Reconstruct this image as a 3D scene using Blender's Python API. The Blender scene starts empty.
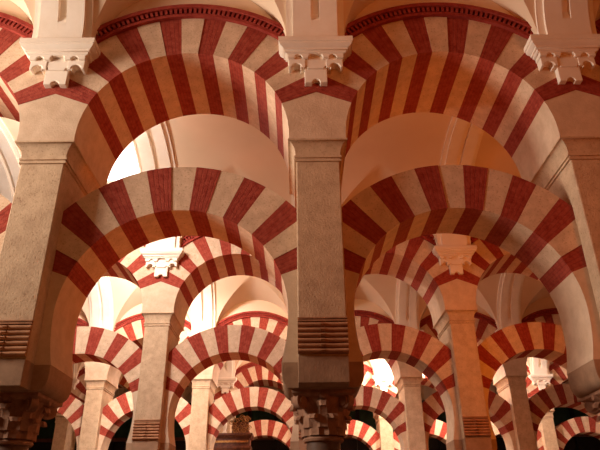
import bpy, math, random
from mathutils import Matrix, Vector
random.seed(7)
PI = math.pi
SC = bpy.context.scene
COL = SC.collection

# ------------------------------------------------------------------ sizes (metres)
EYE = 1.6                      # camera height over the floor
BAY = 3.0                      # column spacing along an arcade
ROW = 5.888                    # spacing of the arcades
DEEP = 1.18                    # depth of the upper arches
HW = 0.2366                    # half width of a pillar
R_UP, RE_UP, C_UP = 1.185, 1.75, 3.90 + EYE       # upper arch: intrados, extrados, centre height
R_LO, RE_LO, C_LO = 1.17, 1.72, 1.925 + EYE         # lower arch
A_UP, A_LO = math.radians(21.5), math.radians(20.3)
NV = 15
Z_SPR = 5.15 + EYE             # springing of the vaults
V_IN, V_RISE, LUN = 0.12, 1.63, 1.165

# ------------------------------------------------------------------ helpers
class MB:
    def __init__(s): s.v = []; s.f = []
    def add(s, vs, fs):
        b = len(s.v); s.v += [tuple(p) for p in vs]; s.f += [tuple(i + b for i in f) for f in fs]
    def box(s, x0, x1, y0, y1, z0, z1):
        s.add([(x0,y0,z0),(x1,y0,z0),(x1,y1,z0),(x0,y1,z0),(x0,y0,z1),(x1,y0,z1),(x1,y1,z1),(x0,y1,z1)],
              [(0,3,2,1),(4,5,6,7),(0,1,5,4),(1,2,6,5),(2,3,7,6),(3,0,4,7)])
    def prism(s, poly, y0, y1):                      # outline in x,z pushed along y
        a = sum(poly[i][0]*poly[(i+1) % len(poly)][1] - poly[(i+1) % len(poly)][0]*poly[i][1] for i in range(len(poly)))
        if a < 0: poly = poly[::-1]
        n = len(poly)
        vs = [(x, y0, z) for x, z in poly] + [(x, y1, z) for x, z in poly]
        fs = [tuple(range(n)), tuple(range(2*n-1, n-1, -1))]
        fs += [(i+n, (i+1) % n + n, (i+1) % n, i) for i in range(n)]
        s.add(vs, fs)
    def lathe(s, prof, seg=32, c=(0,0)):
        b = len(s.v); n = len(prof)
        for i in range(seg):
            a = 2*PI*i/seg
            for r, z in prof: s.v.append((c[0]+r*math.cos(a), c[1]+r*math.sin(a), z))
        for i in range(seg):
            j = (i+1) % seg
            for k in range(n-1): s.f.append((b+i*n+k, b+j*n+k, b+j*n+k+1, b+i*n+k+1))
        s.f.append(tuple(b+i*n for i in range(seg))[::-1]); s.f.append(tuple(b+i*n+n-1 for i in range(seg)))
    def ring(s, rects):                              # stacked rectangles (x0,x1,y0,y1,z)
        b = len(s.v)
        for x0, x1, y0, y1, z in rects: s.v += [(x0,y0,z),(x1,y0,z),(x1,y1,z),(x0,y1,z)]
        for k in range(len(rects)-1):
            o = b+4*k
            for i in range(4): s.f.append((o+i, o+(i+1) % 4, o+4+(i+1) % 4, o+4+i))
        s.f.append((b+3,b+2,b+1,b)); o = b+4*(len(rects)-1); s.f.append((o,o+1,o+2,o+3))
    def mesh(s, name, mat, smooth=False, bevel=0):
        m = bpy.data.meshes.new(name); m.from_pydata(s.v, [], s.f); m.update()
        m.materials.append(mat)
        if smooth:
            for p in m.polygons: p.use_smooth = True
        return m
def put(name, m, parent=None, loc=(0,0,0), bevel=0):
    o = bpy.data.objects.new(name, m); COL.objects.link(o); o.location = loc
    if parent: o.parent = parent
    if bevel:
        b = o.modifiers.new('bevel', 'BEVEL'); b.width = bevel; b.segments = 2; b.limit_method = 'ANGLE'; b.angle_limit = math.radians(40)
    return o
def smooth_by_angle(m, deg=35):
    for p in m.polygons: p.use_smooth = True
    m.set_sharp_from_angle(angle=math.radians(deg))
    return m
def empty(name, loc, label, cat, group):
    o = bpy.data.objects.new(name, None); COL.objects.link(o); o.location = loc; o.empty_display_size = .2
    o['label'] = label; o['category'] = cat
    if group: o['group'] = group
    return o
def structure(o):
    o['kind'] = 'structure'; return o
def copy_tree(o, parent=None):
    c = o.copy(); COL.objects.link(c)
    if parent: c.parent = parent
    for ch in list(o.children): copy_tree(ch, c)
    return c
def clip_x(poly, xm):
    for sgn in (1, -1):
        out = []
        for i in range(len(poly)):
            a, b = poly[i], poly[(i+1) % len(poly)]
            ia, ib = sgn*a[0] <= xm, sgn*b[0] <= xm
            if ia: out.append(a)
            if ia != ib:
                t = (sgn*xm-a[0])/(b[0]-a[0]); out.append((sgn*xm, a[1]+t*(b[1]-a[1])))
        poly = out
        if not poly: break
    return poly

# ------------------------------------------------------------------ materials
def material(name, col, col2=None, scale=6., rough=.85, bump=.25, fine=60., radial=False, pits=False, mix_lo=.35, mix_hi=.65, streak=None, metal=0, detail=5):
    m = bpy.data.materials.new(name); m.use_nodes = True
    nt = m.node_tree; N = nt.nodes; L = nt.links
    b = N['Principled BSDF']; b.inputs['Roughness'].default_value = rough; b.inputs['Metallic'].default_value = metal
    b.inputs['Specular IOR Level'].default_value = .2
    tc = N.new('ShaderNodeTexCoord'); oi = N.new('ShaderNodeObjectInfo')
    off = N.new('ShaderNodeVectorMath'); off.operation = 'MULTIPLY_ADD'
    cx = N.new('ShaderNodeCombineXYZ')
    for i in range(3): L.new(oi.outputs['Random'], cx.inputs[i])
    off.inputs[1].default_value = (37, 53, 71)
    L.new(cx.outputs[0], off.inputs[0]); L.new(tc.outputs['Object'], off.inputs[2])
    mp = N.new('ShaderNodeMapping'); L.new(off.outputs[0], mp.inputs[0])
    if streak: mp.inputs['Scale'].default_value = streak
    n1 = N.new('ShaderNodeTexNoise'); n1.inputs['Scale'].default_value = scale; n1.inputs['Detail'].default_value = detail; n1.inputs['Roughness'].default_value = .65
    L.new(mp.outputs[0], n1.inputs['Vector'])
    ramp = N.new('ShaderNodeValToRGB'); ramp.color_ramp.elements[0].position = mix_lo; ramp.color_ramp.elements[1].position = mix_hi
    ramp.color_ramp.elements[0].color = (*(col2 or tuple(c*.75 for c in col)), 1); ramp.color_ramp.elements[1].color = (*col, 1)
    L.new(n1.outputs['Fac'], ramp.inputs[0])
    out = ramp.outputs[0]
    n2 = N.new('ShaderNodeTexNoise'); n2.inputs['Scale'].default_value = fine; n2.inputs['Detail'].default_value = 3
    L.new(off.outputs[0], n2.inputs['Vector'])
    h = n2.outputs['Fac']
    if pits:
        vo = N.new('ShaderNodeTexNoise'); vo.inputs['Scale'].default_value = 48; vo.inputs['Detail'].default_value = 3
        L.new(off.outputs[0], vo.inputs['Vector'])
        r2 = N.new('ShaderNodeValToRGB'); r2.color_ramp.elements[0].position = .30; r2.color_ramp.elements[1].position = .42
        r2.color_ramp.elements[0].color = (.74,.68,.62,1); r2.color_ramp.elements[1].color = (1,1,1,1)
        L.new(vo.outputs['Fac'], r2.inputs[0])
        mx = N.new('ShaderNodeMix'); mx.data_type = 'RGBA'; mx.blend_type = 'MULTIPLY'; mx.inputs[0].default_value = 1
        L.new(out, mx.inputs[6]); L.new(r2.outputs[0], mx.inputs[7]); out = mx.outputs[2]
        ad = N.new('ShaderNodeMath'); ad.operation = 'ADD'; L.new(h, ad.inputs[0]); L.new(r2.outputs[0], ad.inputs[1]); h = ad.outputs[0]
    if radial:                                       # thin brick courses that fan out from the arch centre (the object's origin)
        sx = N.new('ShaderNodeSeparateXYZ'); L.new(tc.outputs['Object'], sx.inputs[0])
        at = N.new('ShaderNodeMath'); at.operation = 'ARCTAN2'; L.new(sx.outputs['X'], at.inputs[0]); L.new(sx.outputs['Z'], at.inputs[1])
        wob = N.new('ShaderNodeMath'); wob.operation = 'MULTIPLY_ADD'; L.new(n1.outputs['Fac'], wob.inputs[0]); wob.inputs[1].default_value = .02; L.new(at.outputs[0], wob.inputs[2])
        mu = N.new('ShaderNodeMath'); mu.operation = 'MULTIPLY'; L.new(wob.outputs[0], mu.inputs[0]); mu.inputs[1].default_value = 2*PI/math.radians(1.9)
        si = N.new('ShaderNodeMath'); si.operation = 'SINE'; L.new(mu.outputs[0], si.inputs[0])
        r3 = N.new('ShaderNodeMapRange'); r3.inputs[1].default_value = .55; r3.inputs[2].default_value = 1; r3.inputs[3].default_value = 1; r3.inputs[4].default_value = .8
        L.new(si.outputs[0], r3.inputs[0])
        mx = N.new('ShaderNodeMix'); mx.data_type = 'RGBA'; mx.blend_type = 'MULTIPLY'; mx.inputs[0].default_value = 1
        L.new(out, mx.inputs[6]); L.new(r3.outputs[0], mx.inputs[7]); out = mx.outputs[2]
        ad = N.new('ShaderNodeMath'); ad.operation = 'ADD'; L.new(h, ad.inputs[0]); L.new(r3.outputs[0], ad.inputs[1]); h = ad.outputs[0]
    L.new(out, b.inputs['Base Color'])
    bp = N.new('ShaderNodeBump'); bp.inputs['Strength'].default_value = bump; bp.inputs['Distance'].default_value = .01
    L.new(h, bp.inputs['Height']); L.new(bp.outputs[0], b.inputs['Normal'])
    return m
M = dict(
    stone=material('pillar stone', (.66,.47,.30), (.52,.35,.22), 7, pits=True, bump=.35),
    block=material('spandrel stone', (.72,.53,.37), (.60,.42,.28), 5, bump=.3),
    cream=material('cream voussoir', (.75,.54,.37), (.60,.41,.27), 8, pits=True, bump=.3),
    red=material('red brick voussoir', (.41,.075,.044), (.25,.026,.014), 16, radial=True, bump=.6, mix_lo=.3, mix_hi=.7),
    moulding=material('red moulding', (.36,.055,.035), (.25,.025,.016), 9, bump=.2),
    plaster=material('vault plaster', (.80,.60,.42), (.76,.56,.38), 1.2, bump=.06, mix_lo=.3, mix_hi=.7, detail=2),
    white=material('white bracket plaster', (.90,.78,.65), (.85,.72,.58), 4, bump=.1),
    capital=material('carved capital stone', (.52,.28,.17), (.34,.17,.10), 9, bump=.6, fine=35),
    rolls=material('brown roll corbel', (.50,.25,.13), (.36,.17,.085), 10, bump=.3),
    impost=material('impost block stone', (.46,.28,.17), (.34,.20,.12), 6, bump=.3),
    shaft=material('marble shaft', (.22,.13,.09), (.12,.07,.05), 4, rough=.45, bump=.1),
    floor=material('floor stone', (.20,.13,.09), (.14,.09,.06), 2, rough=.6),
    wall=material('side wall plaster', (.62,.48,.36), (.55,.42,.31), 1.5, bump=.1),
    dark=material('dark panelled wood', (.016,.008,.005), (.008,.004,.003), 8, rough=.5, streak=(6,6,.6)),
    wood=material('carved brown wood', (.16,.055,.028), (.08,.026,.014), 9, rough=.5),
    gilt=material('gilding', (.42,.20,.06), (.2,.07,.02), 12, rough=.4, metal=.5),
    green=material('green painted panel', (.03,.07,.045), (.02,.045,.03), 5),
)

# ------------------------------------------------------------------ arches
def arch_pieces(R, RE, a0, y0, y1, xclip):
    """voussoirs round the origin; a_k measured from +x"""
    out = []
    step = (PI-2*a0)/NV
    edges = [a0+step*k + (random.uniform(-.003,.003) if 0 < k < NV else 0) for k in range(NV+1)]
    for k in range(NV):
        A, B = edges[k], edges[k+1]
        n = 5
        # outward beyond the extrados at the haunches, so that the clip line cuts it
        poly = [(R*math.cos(A+(B-A)*i/n), R*math.sin(A+(B-A)*i/n)) for i in range(n+1)]
        poly += [(RE*math.cos(B+(A-B)*i/n), RE*math.sin(B+(A-B)*i/n)) for i in range(n+1)]
        poly = clip_x(poly, xclip)
        mb = MB(); j = random.uniform(-.004,.004)
        mb.prism(poly, y0+j, y1)
        out.append(('red_voussoir' if k % 2 == 0 else 'cream_voussoir', mb))
    return out
def arc_band(mb, r0, r1, y0, y1, a, b, n):
    for k in range(n): pass
    pts = [(math.cos(a+(b-a)*k/n), math.sin(a+(b-a)*k/n)) for k in range(n+1)]
    base = len(mb.v)
    for c, s in pts: mb.v += [(r0*c,y0,r0*s),(r1*c,y0,r1*s),(r1*c,y1,r1*s),(r0*c,y1,r0*s)]
    for k in range(n):
        o = base+4*k
        for i in range(4): mb.f.append((o+i, o+4+i, o+4+(i+1) % 4, o+(i+1) % 4))
    mb.f.append((base,base+1,base+2,base+3)); o = base+4*n; mb.f.append((o+3,o+2,o+1,o))

def make_upper():
    t = empty('round_arch', (0,0,C_UP), '', 'arch', None)
    for nm, mb in arch_pieces(R_UP, RE_UP, A_UP, 0, DEEP, 1.5):
        put(nm, mb.mesh(nm, M['red' if nm[0] == 'r' else 'cream']), t)
    a, b = math.radians(47), math.radians(133)
    mb = MB()
    arc_band(mb, 1.745, 1.79, -.045, .02, a, b, 48)
    arc_band(mb, 1.79, 1.86, -.01, .02, a, b, 48)
    arc_band(mb, 1.86, 1.912, -.08, .02, a, b, 48)
    mo = put('moulding', smooth_by_angle(mb.mesh('moulding', M['moulding'])), t)
    mb = MB(); n = 46
    for k in range(n):
        u = a+(b-a)*(k+.22)/n; w = a+(b-a)*(k+.78)/n
        arc_band(mb, 1.79, 1.86, -.058, -.01, u, w, 1)
    put('dentil_course', mb.mesh('dentil_course', M['moulding']), mo)
    mb = MB(); n = 40
    for i in range(n+1):
        x = -1.5+3*i/n; z = math.sqrt(RE_UP**2-x*x)
        for yy in (.004, DEEP-.004): mb.v += [(x, yy, z), (x, yy, 6.75+EYE-C_UP)]
    for i in range(n):
        o = 4*i
        mb.f += [(o, o+4, o+5, o+1), (o+2, o+3, o+7, o+6), (o+1, o+5, o+7, o+3), (o, o+2, o+6, o+4)]
    put('spandrel_wall', mb.mesh('spandrel_wall', M['plaster']), t)
    return t
def lower_half(z):                                   # half opening of the horseshoe at height z over its centre
    if z >= 0: return math.sqrt(max(0, R_LO*R_LO-z*z))
    return R_LO-.065*(z/.5)**2
def make_lower():
    t = empty('horseshoe_arch', (0,0,C_LO), '', 'arch', None)
    y0, y1 = .25, .89
    for nm, mb in arch_pieces(R_LO, RE_LO, A_LO, y0, y1, 1.5-HW):
        put(nm, mb.mesh(nm, M['red' if nm[0] == 'r' else 'cream']), t)
    for sg in (1, -1):
        zb = -.50; zt = R_LO*math.sin(A_LO); n = 14
        poly = [(sg*lower_half(zb+(zt-zb)*i/n), zb+(zt-zb)*i/n) for i in range(n+1)]
        poly += [(sg*(1.5-HW), (1.5-HW)*math.tan(A_LO)), (sg*(1.5-HW), zb)]
        mb = MB(); mb.prism(poly, y0, y1)
        put('springer', mb.mesh('springer', M['block']), t)
    return t

# ------------------------------------------------------------------ pier: column, capital, pillar, impost, bracket
def capital_mesh():
    mb = MB(); z0, z1 = .77+EYE, 1.18+EYE; c = (0, .61)
    H = z1-z0
    mb.lathe([(.165,z0-.04),(.19,z0-.035),(.2,z0-.015),(.19,z0+.005),(.168,z0+.01),(.185,z0+.06),(.205,z0+.18),(.235,z0+.28),(.27,z0+.35),(.27,z0+.37)], 32, c)
    def leaf(ang, r0, zb, h, w, curl):
        n = 12; base = len(mb.v); ca, sa = math.cos(ang), math.sin(ang)
        for i in range(n+1):
            t = i/n
            q2 = max(0, (t-.5)/.5)
            r = r0+.01+.03*t*t+curl*q2*q2*(3-2*q2)
            z = zb+h*(t/.8 if t < .7 else .875+.125*math.sin((t-.7)/.3*PI)-.12*((t-.7)/.3)**2)
            ww = w*(1-.25*t*t)*(1 if t < .8 else 1-(t-.8)*1.6)
            th = .03*(1-.4*t)
            for q, rr in ((-1, r-.014), (-.5, r+th*.75), (0, r+th*.55), (.5, r+th*.75), (1, r-.014), (0, r-.06)):
                mb.v.append((c[0]+rr*ca-q*ww*sa, c[1]+rr*sa+q*ww*ca, z))
        for i in range(n):
            o = base+6*i
            for q in range(6): mb.f.append((o+q, o+(q+1) % 6, o+6+(q+1) % 6, o+6+q))
        o = base+6*n; mb.f.append(tuple(o+q for q in range(6)))
    for k in range(8): leaf(k*PI/4+PI/8, .185, z0+.01, .19, .078, .055)
    for k in range(8): leaf(k*PI/4, .20, z0+.08, .24, .075, .07)
    # corner volutes: short coils under the corners of the slab
    for k in range(4):
        a = PI/4+k*PI/2; ca, sa = math.cos(a), math.sin(a)
        for (rad, w, dr, dz) in ((.075,.035,.31,-.095),(.045,.052,.31,-.095)):
            n = 14; base = len(mb.v)
            for i in range(n):
                g = 2*PI*i/n
                for s in (-1, 1):
                    r = dr+rad*math.cos(g); z = z1+dz+rad*math.sin(g)
                    mb.v.append((c[0]+r*ca-s*w*sa, c[1]+r*sa+s*w*ca, z))
            for i in range(n):
                j = (i+1) % n; mb.f.append((base+2*i, base+2*j, base+2*j+1, base+2*i+1))
            mb.f.append(tuple(base+2*i for i in range(n))); mb.f.append(tuple(base+2*i+1 for i in range(n))[::-1])
        # stalk running up to the coil
        base = len(mb.v); n = 6
        for i in range(n+1):
            t = i/n; r = .18+.13*t**1.6; z = z0+.2+(.17)*t
            for q in (-1, 1):
                mb.v += [(c[0]+r*ca-q*.025*sa, c[1]+r*sa+q*.025*ca, z), (c[0]+(r+.03)*ca-q*.02*sa, c[1]+(r+.03)*sa+q*.02*ca, z-.015)]
        for i in range(n):
            o = base+4*i
            for q in ((0,1,5,4),(1,3,7,5),(3,2,6,7),(2,0,4,6)): mb.f.append(tuple(o+x for x in q))
    for k in range(4):                               # rosette in the middle of each side
        a = k*PI/2; ca, sa = math.cos(a), math.sin(a)
        base = len(mb.v); n = 10
        for i in range(n):
            g = 2*PI*i/n
            for rr, q in ((.26,.05),(.31,.03)):
                mb.v.append((c[0]+rr*ca-q*math.cos(g)*sa, c[1]+rr*sa+q*math.cos(g)*ca, z1-.045+q*math.sin(g)))
        for i in range(n):
            j = (i+1) % n; mb.f.append((base+2*i, base+2*j, base+2*j+1, base+2*i+1))
        mb.f.append(tuple(base+2*i+1 for i in range(n)))
    mb.ring([(-.27,.27,.34,.88,z1-.055),(-.3,.3,.31,.91,z1-.03),(-.3,.3,.31,.91,z1)])
    return smooth_by_angle(mb.mesh('capital', M['capital']), 40)

def notch_plate(mb, x0, x1, ztop, zbot, notches, y0, y1):
    poly = [(x0, ztop), (x0, zbot)]
    for cx, r in notches:
        poly += [(cx-r*math.cos(PI*i/8), zbot+r*math.sin(PI*i/8)) for i in range(9)]
    poly += [(x1, zbot), (x1, ztop)]
    mb.prism(poly, y0, y1)

def make_pier():
    t = empty('stone_pier', (0,0,0), '', 'column', None)
    mb = MB(); mb.box(-.26,.26,.35,.87,0,.1); mb.lathe([(.25,.1),(.26,.13),(.24,.17),(.2,.18),(.2,.2),(.22,.23),(.2,.26),(.17,.27)], 32, (0,.61))
    put('base', smooth_by_angle(mb.mesh('base', M['impost'])), t)
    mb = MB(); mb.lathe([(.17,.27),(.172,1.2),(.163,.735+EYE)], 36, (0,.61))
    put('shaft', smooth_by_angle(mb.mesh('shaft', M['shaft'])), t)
    put('capital', capital_mesh(), t)
    # impost block: rounded under its two sides
    z0, z1 = 1.18+EYE, 1.43+EYE
    pr = [(.30, z0)] + [(.30+.092*math.sin(i/8*PI/2), z0+.13*(1-math.cos(i/8*PI/2))) for i in range(1, 9)] + [(.395, z0+.19), (.392, z1)]
    mb = MB(); mb.prism(pr+[(-x, z) for x, z in pr[::-1]], .25, .89)
    put('impost_block', mb.mesh('impost_block', M['impost']), t, bevel=.006)
    mb = MB(); mb.box(-HW, HW, .04, DEEP-.05, z0+.004, z1)
    put('corbel_face', mb.mesh('corbel_face', M['impost']), t, bevel=.006)
    # stack of rolls on the front of the pillar foot, with a band up the middle
    mb = MB(); za, zb = 1.45+EYE, 1.755+EYE; n = 6; hr = (zb-za)/n
    for i in range(n):
        zc = za+hr*(i+.5)
        for x0, x1 in ((-HW,-.022),(.022,HW)):
            base = len(mb.v); m = 10
            for x in (x0, x1):
                for q in range(m+1):
                    g = -PI/2+PI*q/m
                    mb.v.append((x, .05-.04*math.cos(g)*(1 if i else 1.2), zc+hr*.5*math.sin(g)))
            for q in range(m): mb.f.append((base+q, base+m+1+q, base+m+2+q, base+q+1))
            mb.f.append(tuple(base+q for q in range(m+1))); mb.f.append(tuple(base+m+1+q for q in range(m, -1, -1)))
        base = len(mb.v); m = 10
        for x in (-.02, .02):
            for q in range(m+1):
                g = -PI/2+PI*q/m
                mb.v.append((x, .05-.06*math.cos(g), zc+hr*.36*math.sin(g)))
        for q in range(m): mb.f.append((base+q, base+m+1+q, base+m+2+q, base+q+1))
        mb.f.append(tuple(base+q for q in range(m+1))); mb.f.append(tuple(base+m+1+q for q in range(m, -1, -1)))
    for k in range(2): mb.box(-HW, HW, .02, .06, zb+.008+k*.024, zb+.022+k*.024)
    put('roll_corbel', smooth_by_angle(mb.mesh('roll_corbel', M['rolls']), 50), t)
    mb = MB(); mb.box(-HW, HW, .05, DEEP-.05, z1, 3.585+EYE)
    put('pillar', mb.mesh('pillar', M['stone']), t, bevel=.012)
    # impost moulding: two fillets and a hollow that swings out to carry the upper arches
    rects = []
    def rc(o, z): rects.append((-HW-o, HW+o, .05-o*.75, DEEP-.05+o*.75, z+EYE))
    for o, z in ((0,3.57),(.018,3.575),(.018,3.595),(.004,3.6),(.004,3.615),(.022,3.62),(.022,3.645),(.008,3.65)): rc(o, z)
    for i in range(1, 9): rc(.008+.082*(1-math.cos(i/8*PI/2)), 3.65+.165*math.sin(i/8*PI/2))
    rc(.09, 3.835)
    mb = MB(); mb.ring(rects)
    put('impost_moulding', smooth_by_angle(mb.mesh('impost_moulding', M['stone']), 30), t)
    # block between the feet of the two upper arches, coming to a low point
    zb = 3.835+EYE; n = 10; za = C_UP+R_UP*math.sin(A_UP)
    side = [(1.5-math.sqrt(max(0, R_UP**2-max(0, z-C_UP)**2)), z) for z in [zb+(za-zb)*i/n for i in range(n+1)]]
    poly = side+[(0, C_UP+1.5*math.tan(A_UP))]+[(-x, z) for x, z in side[::-1]]
    mb = MB(); mb.prism(poly, 0, DEEP)
    put('springing_block', mb.mesh('springing_block', M['block']), t)
    # lobed white bracket that carries the vault
    br = MB(); zc = 5.0+EYE
    notch_plate(br, -.13, .13, zc-.012, 4.57+EYE, [(0,.048)], -.075, .02)
    notch_plate(br, -.315, -.12, zc-.004, 4.77+EYE, [(-.222,.062)], -.105, .02)
    notch_plate(br, .12, .315, zc-.004, 4.77+EYE, [(.222,.062)], -.105, .02)
    notch_plate(br, -.18, .18, zc-.008, 4.76+EYE, [(-.13,.036),(.13,.036)], -.098, .02)
    notch_plate(br, -.325, .325, zc, 4.885+EYE, [(-.2,.045),(0,.085),(.2,.045)], -.14, .02)
    b = put('bracket', br.mesh('bracket', M['white']), t, bevel=.006)
    rr = []
    for o, z in ((0,4.955),(.02,4.965),(.02,4.985),(.045,4.99),(.045,5.012),(.06,5.018),(.085,5.03),(.105,5.05),(.105,5.07),(.12,5.075),(.12,5.135),(.105,5.15)):
        rr.append((-.337-o*.8, .337+o*.8, -.142-o*.75, .02, z-.015+EYE))
    cb = MB(); cb.ring(rr)
    put('cornice', smooth_by_angle(cb.mesh('cornice', M['white']), 30), b)
    return t

# ------------------------------------------------------------------ vault over one aisle
HALF = (ROW-DEEP)/2
T_APEX = 1.2                                         # how far the point of a lunette reaches out from the wall
def vz(t):
    u = (HALF-max(t, V_IN))/(HALF-V_IN); return Z_SPR+V_RISE*math.sqrt(max(0, 1-u*u))
def aisle_vault(y0, ks):                             # y0: wall plane at the near side of the aisle
    mb = MB(); W = ROW-DEEP; half = HALF; sc = 1
    N1, N2 = 10, 16
    xs = sorted(set([round(LUN*math.sin(PI/2*i/18), 5) for i in range(19)] + [1.3, 1.4, 1.5]))
    xs = [-x for x in xs[::-1] if x > 0]+xs
    def column(x):
        ax = abs(x)
        if ax < LUN-1e-6:
            zw = Z_SPR-.13+math.sqrt(1.17**2-ax*ax)
            tc = V_IN+(T_APEX-V_IN)*(1-ax/LUN)**1.05; zc = vz(tc)
            pts = [(tc*i/N1, zw+(zc-zw)*(i/N1)) for i in range(N1+1)]
        else:
            tc = V_IN; pts = [(V_IN*i/N1, Z_SPR) for i in range(N1+1)]
        p0 = math.acos(min(1, (HALF-tc)/(HALF-V_IN)))
        for i in range(1, N2+1):
            p = p0+(PI/2-p0)*i/N2
            pts.append((HALF-(HALF-V_IN)*math.cos(p), Z_SPR+V_RISE*math.sin(p)))
        return pts
    cols = [column(x) for x in xs]; n = N1+N2+1
    for k in ks:
        for side in (0, 1):
            b = len(mb.v)
            for x, c in zip(xs, cols):
                for t, z in c: mb.v.append((k*BAY+BAY/2+x, y0+t*sc if not side else y0+W-t*sc, z))
            for i in range(len(xs)-1):
                for j in range(n-1):
                    q = (b+i*n+j, b+i*n+j+1, b+(i+1)*n+j+1, b+(i+1)*n+j)
                    mb.f.append(q if not side else q[::-1])
    m = mb.mesh('ceiling', M['plaster']); smooth_by_angle(m, 22)
    c = structure(put('ceiling', m))
    prof = [(-.345,0),(-.345,.03),(-.262,.03),(-.262,.07),(-.05,.07),(-.05,.005),(.05,.005),(.05,.07),(.262,.07),(.262,.03),(.345,.03),(.345,0)]
    rb = MB(); S = 40; n = len(prof)
    for i in range(S+1):
        p = PI*i/S
        for x, o in prof:
            if abs(x) <= .05 and (i < 3 or i > S-3): o = .07
            if o == 0: o = -.03
            rb.v.append((x, y0+half-(half-V_IN*sc-o)*math.cos(p), Z_SPR-.01+(V_RISE-o)*math.sin(p)))
    for i in range(S):
        for j in range(n-1): rb.f.append((i*n+j, i*n+j+1, (i+1)*n+j+1, (i+1)*n+j))
    rm = smooth_by_angle(rb.mesh('rib', M['white']), 30)
    for k in list(ks)+[ks[-1]+1]:
        put('rib', rm, c, (k*BAY, 0, 0))
    return c

# ------------------------------------------------------------------ set the rows out
ROWS = [(-2, 2), (-2, 2), (-3, 3), (-3, 4)]          # first and last pier of each row
LOWER_OUT = {(3, -3), (3, -2)}                       # bays of the last row closed by a dark screen instead of a lower arch
row_word = ['front row', 'second row', 'third row', 'farthest row']
PIER = {
 (0,-2): 'front row stone column just beyond the left edge of the photo',
 (0,-1): 'front row stone column with white bracket at the left edge, brightest of the front three',
 (0,0): 'front row stone column with white bracket standing in the middle of the photo',
 (0,1): 'front row stone column with white bracket at the right edge, lit orange',
 (0,2): 'front row stone column just beyond the right edge of the photo',
 (1,-2): 'second row stone column hidden behind the front column at the left edge',
 (1,-1): 'second row pale stone column with bracket, framed by the left front arch',
 (1,0): 'second row stone column hidden behind the middle front column',
 (1,1): 'second row orange-lit stone column with bracket, framed by the right front arch',
 (1,2): 'second row stone column hidden behind the front column at the right edge',
 (2,-3): 'third row stone column hidden far behind the left front column',
 (2,-2): 'third row small stone pillar just left of the pale second row column',
 (2,-1): 'third row small stone pillar just right of the pale second row column',
 (2,0): 'third row stone column hidden far behind the middle front column',
 (2,1): 'third row small stone pillar just left of the orange-lit second row column',
 (2,2): 'third row small stone pillar just right of the orange-lit second row column',
 (2,3): 'third row stone column hidden far behind the right front column',
 (3,-3): 'farthest row brownish pillar at far left, in front of a dark screen',
 (3,-2): 'farthest row pillar hidden behind the pale second row column',
 (3,-1): 'farthest row pillar behind the carved altarpiece',
 (3,0): 'farthest row pillar hidden behind the middle front column',
 (3,1): 'farthest row whitish sunlit pillar right of the middle front column',
 (3,2): 'farthest row pillar hidden behind the orange-lit second row column',
 (3,3): 'farthest row whitish sunlit pillar near the lower right corner',
 (3,4): 'farthest row pillar beyond the right edge of the photo',
}
num = ['first', 'second', 'third', 'fourth', 'fifth', 'sixth', 'seventh']
pier0, up0, lo0 = make_pier(), make_upper(), make_lower()
used = {}
def use(src, key):
    if key not in used: used[key] = 1; return src
    return copy_tree(src)
for r, (ka, kb) in enumerate(ROWS):
    y = r*ROW
    for k in range(ka, kb+1):
        o = use(pier0, 'p'); o.location = (k*BAY, y, 0)
        o['label'] = PIER[(r, k)]; o['group'] = 'columns of the %s' % row_word[r]
    nl = 0
    for i, k in enumerate(range(ka, kb)):
        u = use(up0, 'u'); u.location = (k*BAY+BAY/2, y, C_UP)
        u['label'] = 'upper round arch of red and cream stripes, %s from left in the %s' % (num[i], row_word[r])
        u['group'] = 'upper arches of the %s' % row_word[r]
        if (r, k) in LOWER_OUT: continue
        l = use(lo0, 'l'); l.location = (k*BAY+BAY/2, y, C_LO)
        l['label'] = 'lower horseshoe arch of red and cream stripes, %s from left in the %s' % (num[nl], row_word[r])
        l['group'] = 'lower arches of the %s' % row_word[r]; nl += 1
for o in COL.objects:                                # the right front bracket sits a little nearer the middle
    if o.name.startswith('bracket') and o.parent and o.parent['label'] == PIER[(0, 1)]: o.location.x -= .06
aisle_vault(DEEP-ROW, range(-2, 2))
aisle_vault(DEEP, range(-2, 2))
aisle_vault(ROW+DEEP, range(-3, 3))
aisle_vault(2*ROW+DEEP, range(-4, 4))
aisle_vault(3*ROW+DEEP, range(-4, 4))

# ------------------------------------------------------------------ floor, far walls
YB = 4*ROW
mb = MB(); mb.box(-15,15,-9,YB+.3,-.2,0); structure(put('floor', mb.mesh('floor', M['floor'])))
mb = MB(); mb.box(-15,15,YB,YB+.3,0,9); structure(put('wall_back', mb.mesh('wall_back', M['wall'])))
mb = MB(); mb.box(-15.3,-15,-9,YB+.3,-.2,9); structure(put('wall_left', mb.mesh('wall_left', M['wall'])))
mb = MB(); mb.box(15,15.3,-9,YB+.3,-.2,9); structure(put('wall_right', mb.mesh('wall_right', M['wall'])))

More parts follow.
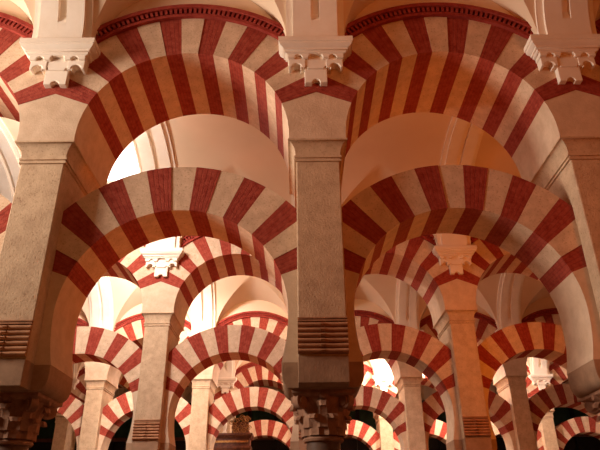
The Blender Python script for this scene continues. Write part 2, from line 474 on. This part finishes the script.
# dark wooden screen along the far wall
def screen(x0, x1, label):
    t = empty('wooden_screen', ((x0+x1)/2, YB-.4, 0), label, 'screen', 'dark wooden screens')
    w = (x1-x0)/2
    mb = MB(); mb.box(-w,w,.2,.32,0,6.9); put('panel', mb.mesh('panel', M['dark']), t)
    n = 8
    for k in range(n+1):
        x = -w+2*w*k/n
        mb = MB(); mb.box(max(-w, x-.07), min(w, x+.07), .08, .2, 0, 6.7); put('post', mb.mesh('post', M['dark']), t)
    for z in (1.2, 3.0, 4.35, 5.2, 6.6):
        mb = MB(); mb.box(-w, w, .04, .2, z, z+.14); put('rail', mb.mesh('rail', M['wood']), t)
    for k in range(n):
        a = -w+2*w*k/n+.1; b = -w+2*w*(k+1)/n-.1
        mb = MB(); m = 7
        for i in range(m):
            x = a+(b-a)*(i+.5)/m
            mb.box(x-.02, x+.02, .12, .17, 3.14, 4.35)
        put('grille', mb.mesh('grille', M['dark']), t)
        mb = MB(); mb.box(a, b, .16, .2, 5.34, 6.6); put('upper_panel', mb.mesh('upper_panel', M['green']), t)
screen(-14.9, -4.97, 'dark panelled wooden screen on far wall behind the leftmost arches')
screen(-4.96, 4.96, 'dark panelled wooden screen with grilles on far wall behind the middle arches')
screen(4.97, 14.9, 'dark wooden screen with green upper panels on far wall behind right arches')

# carved and gilded altarpiece standing in front of the farthest row
t = empty('altarpiece', (-2.56, 16.5, 0), 'tall carved brown altarpiece with gilded crest, seen through a third row arch', 'altarpiece', None)
mb = MB(); mb.box(-.62,.62,0,.7,0,4.42); put('body', mb.mesh('body', M['wood']), t)
for z, d in ((4.42,.1),(4.0,.05),(2.6,.08)):
    mb = MB(); mb.ring([(-.62-d*.3,.62+d*.3,-d*.3,.7,z),(-.62-d,.62+d,-d,.7,z+.1),(-.62-d,.62+d,-d,.7,z+.16)]); put('cornice', mb.mesh('cornice', M['wood']), t)
mb = MB(); mb.box(-.58,.58,-.03,.02,4.27,4.34); put('gilded_frieze', mb.mesh('gilded_frieze', M['gilt']), t)
for x in (-.5,-.17,.17,.5):
    mb = MB(); mb.lathe([(.05,2.76),(.06,2.8),(.045,2.85),(.042,3.9),(.06,3.95),(.06,4.0)], 14, (x,-.03)); put('colonnette', smooth_by_angle(mb.mesh('colonnette', M['gilt'])), t)
mb = MB(); mb.lathe([(.06,4.58),(.09,4.62),(.05,4.7),(.07,4.8),(.08,4.9),(.05,5.0),(.02,5.08)], 16, (-.28,.2)); put('finial', smooth_by_angle(mb.mesh('finial', M['white'])), t)
mb = MB(); rnd = random.Random(3)
def scroll(sx, sz, r, y0):
    n = 18; b = len(mb.v); m = 7
    for i in range(n+1):
        g = 2*PI*1.4*i/n; rr = r*(1-.72*i/n); w = .3*r*(1-.5*i/n)
        for q in range(m):
            h = 2*PI*q/m
            mb.v.append((sx+(rr+w*.5*math.cos(h))*math.cos(g), y0+w*.6*math.sin(h), sz+(rr+w*.5*math.cos(h))*math.sin(g)))
    for i in range(n):
        for q in range(m): mb.f.append((b+i*m+q, b+i*m+(q+1) % m, b+(i+1)*m+(q+1) % m, b+(i+1)*m+q))
for k in range(26):
    x = rnd.uniform(-.08, .6); z = 4.62+rnd.uniform(0, 1)**1.3*.62*(1-abs(x-.27)*1.1)
    scroll(x, z, rnd.uniform(.06,.12), rnd.uniform(.0,.2))
put('crest', smooth_by_angle(mb.mesh('crest', M['gilt'])), t)
mb = MB(); mb.box(-.02,.56,.22,.3,4.58,5.0); put('crest_board', mb.mesh('crest_board', M['wood']), t)

# glazed skylight in the vault behind the front row, beside the rib
em = bpy.data.materials.new('bright sky glass'); em.use_nodes = True; nb = em.node_tree.nodes['Principled BSDF']
nb.inputs['Emission Color'].default_value = (1, .97, .95, 1); nb.inputs['Emission Strength'].default_value = 3; nb.inputs['Base Color'].default_value = (.8,.8,.8,1)
def skylight(name, xa, xb, ta, tb, yw):              # follows the barrel between distances ta, tb from the far wall at yw
    def strip(x0, x1, t0, t1, drop, mat, nm, parent):
        mb = MB(); n = 12
        for i in range(n+1):
            t = t0+(t1-t0)*i/n
            for dz in (drop, drop-.03): mb.v += [(x0, yw-t, vz(t)-dz), (x1, yw-t, vz(t)-dz)]
        for i in range(n):
            o = 4*i
            mb.f += [(o, o+1, o+5, o+4), (o+2, o+6, o+7, o+3), (o, o+4, o+6, o+2), (o+1, o+3, o+7, o+5)]
        mb.f += [(0, 2, 3, 1), (4*n, 4*n+1, 4*n+3, 4*n+2)]
        return put(nm, mb.mesh(nm, mat), parent)
    p = structure(strip(xa, xb, ta, tb, .05, em, name, None))
    for q in ((xa-.05, xa, ta-.05, tb+.05), (xb, xb+.03, ta-.05, tb+.05), (xa, xb, ta-.05, ta), (xa, xb, tb, tb+.05)): strip(*q, .07, M['white'], 'window_frame', p)
skylight('window_1', -4.2, -3.38, .9, 3.2, ROW)

# ------------------------------------------------------------------ lights
def point(name, loc, e, col, r=.25):
    l = bpy.data.lights.new(name, 'POINT'); l.energy = e; l.color = col; l.shadow_soft_size = r
    o = bpy.data.objects.new(name, l); COL.objects.link(o); o.location = loc; return o
def area(name, loc, to, e, col, sx, sy):
    l = bpy.data.lights.new(name, 'AREA'); l.energy = e; l.color = col; l.shape = 'RECTANGLE'; l.size = sx; l.size_y = sy
    o = bpy.data.objects.new(name, l); COL.objects.link(o); o.location = loc
    o.rotation_euler = (Vector(to)-Vector(loc)).to_track_quat('-Z', 'Y').to_euler(); return o
DAY = (1, .86, .80); WARM = (1, .30, .035)
def spot(name, loc, to, e, col, deg):
    l = bpy.data.lights.new(name, 'SPOT'); l.energy = e; l.color = col; l.shadow_soft_size = .2; l.spot_size = math.radians(deg); l.spot_blend = .5
    o = bpy.data.objects.new(name, l); COL.objects.link(o); o.location = loc
    o.rotation_euler = (Vector(to)-Vector(loc)).to_track_quat('-Z', 'Y').to_euler(); return o
a = area('courtyard_daylight', (-7.2, -1.5, 5.8), (-1.5, -.1, 5.8), 220, (1, .85, .72), 1.6, 2.4); a.data.spread = math.radians(115)
point('skylight_near_left', (-4.4, 3.2, 7.3), 190, (1, .96, .90))
spot('fill_spot_second_row', (-4.2, 2.2, 7.4), (-3.0, 5.9, 4.9), 700, (1, .93, .88), 75)  # added spot, brightens the second row's left pier without flooding the vault
point('fill_aisle_high', (-3.6, 3.6, 6.3), 20, (1, .45, .2))  # extra warm fill high in the aisle, no fixture behind it
point('skylight_second_left', (-4.6, 8.9, 7.6), 560, (1, .96, .94))
point('skylight_second_middle', (-1.5, 8.7, 8.0), 60, (1, .60, .25))
spot('fill_spot_third_row', (-4.5, 7.9, 7.8), (-2.4, 11.8, 4.4), 800, (1, .92, .86), 80)  # another added spot, lifts the left part of the third row
point('skylight_far_right', (4.6, 15.4, 7.6), 1200, (1, .88, .82))
point('skylight_far_middle', (1.6, 15.4, 7.6), 450, (1, .80, .68))
point('skylight_far_left', (-5.5, 15.4, 5.5), 60, (1, .45, .15))
spot('lamp_front_right', (3.6, -3.6, 3.6), (2.3, 0, 5.4), 120, (1, .18, .01), 95)
point('fill_front_middle', (.6, -2.6, 6.9), 22, (1, .22, .02))  # made-up overhead fill that warms the middle of the front row
point('lamp_aisle_right', (3.4, 3.4, 4.6), 110, (1, .24, .02))
spot('lamp_aisle_left', (-2.2, 3.3, 1.9), (-1.5, .6, 6.2), 165, (1, .18, .015), 85)
spot('lamp_aisle_middle', (2.2, 3.3, 1.9), (1.5, .6, 6.2), 60, (1, .28, .03), 85)
point('lamp_second_right', (3.5, 9.0, 3.4), 44, (1, .2, .01))
spot('lamp_second_left', (-3.0, 9.4, 1.9), (-3.0, 6.3, 6.0), 200, (1, .15, .01), 110)
spot('lamp_front_left', (-2.0, -3.2, .4), (-2.0, 0, 6.2), 60, (1, .42, .12), 60)
w = bpy.data.worlds.new('world'); SC.world = w; w.use_nodes = True
w.node_tree.nodes['Background'].inputs[0].default_value = (1, .27, .05, 1); w.node_tree.nodes['Background'].inputs[1].default_value = .075

# ------------------------------------------------------------------ camera
cam = bpy.data.cameras.new('camera'); co = bpy.data.objects.new('camera', cam); COL.objects.link(co)
cam.sensor_width = 36; cam.lens = 602.38/600*36
co.matrix_world = Matrix.Translation((-.2375, -5.5107, EYE)) @ Matrix.Rotation(-.006, 4, 'Z') @ Matrix.Rotation(PI/2+.4665, 4, 'X') @ Matrix.Rotation(-.0114, 4, 'Z')
SC.camera = co
SC.view_settings.view_transform = 'Standard'; SC.view_settings.look = 'None'; SC.view_settings.gamma = 1
SC.view_settings.use_curve_mapping = False
SC.view_settings.exposure = 0
try:
    SC.cycles.use_denoising = True; SC.cycles.max_bounces = 8; SC.cycles.diffuse_bounces = 5
    SC.cycles.sample_clamp_indirect = 8
except Exception: pass
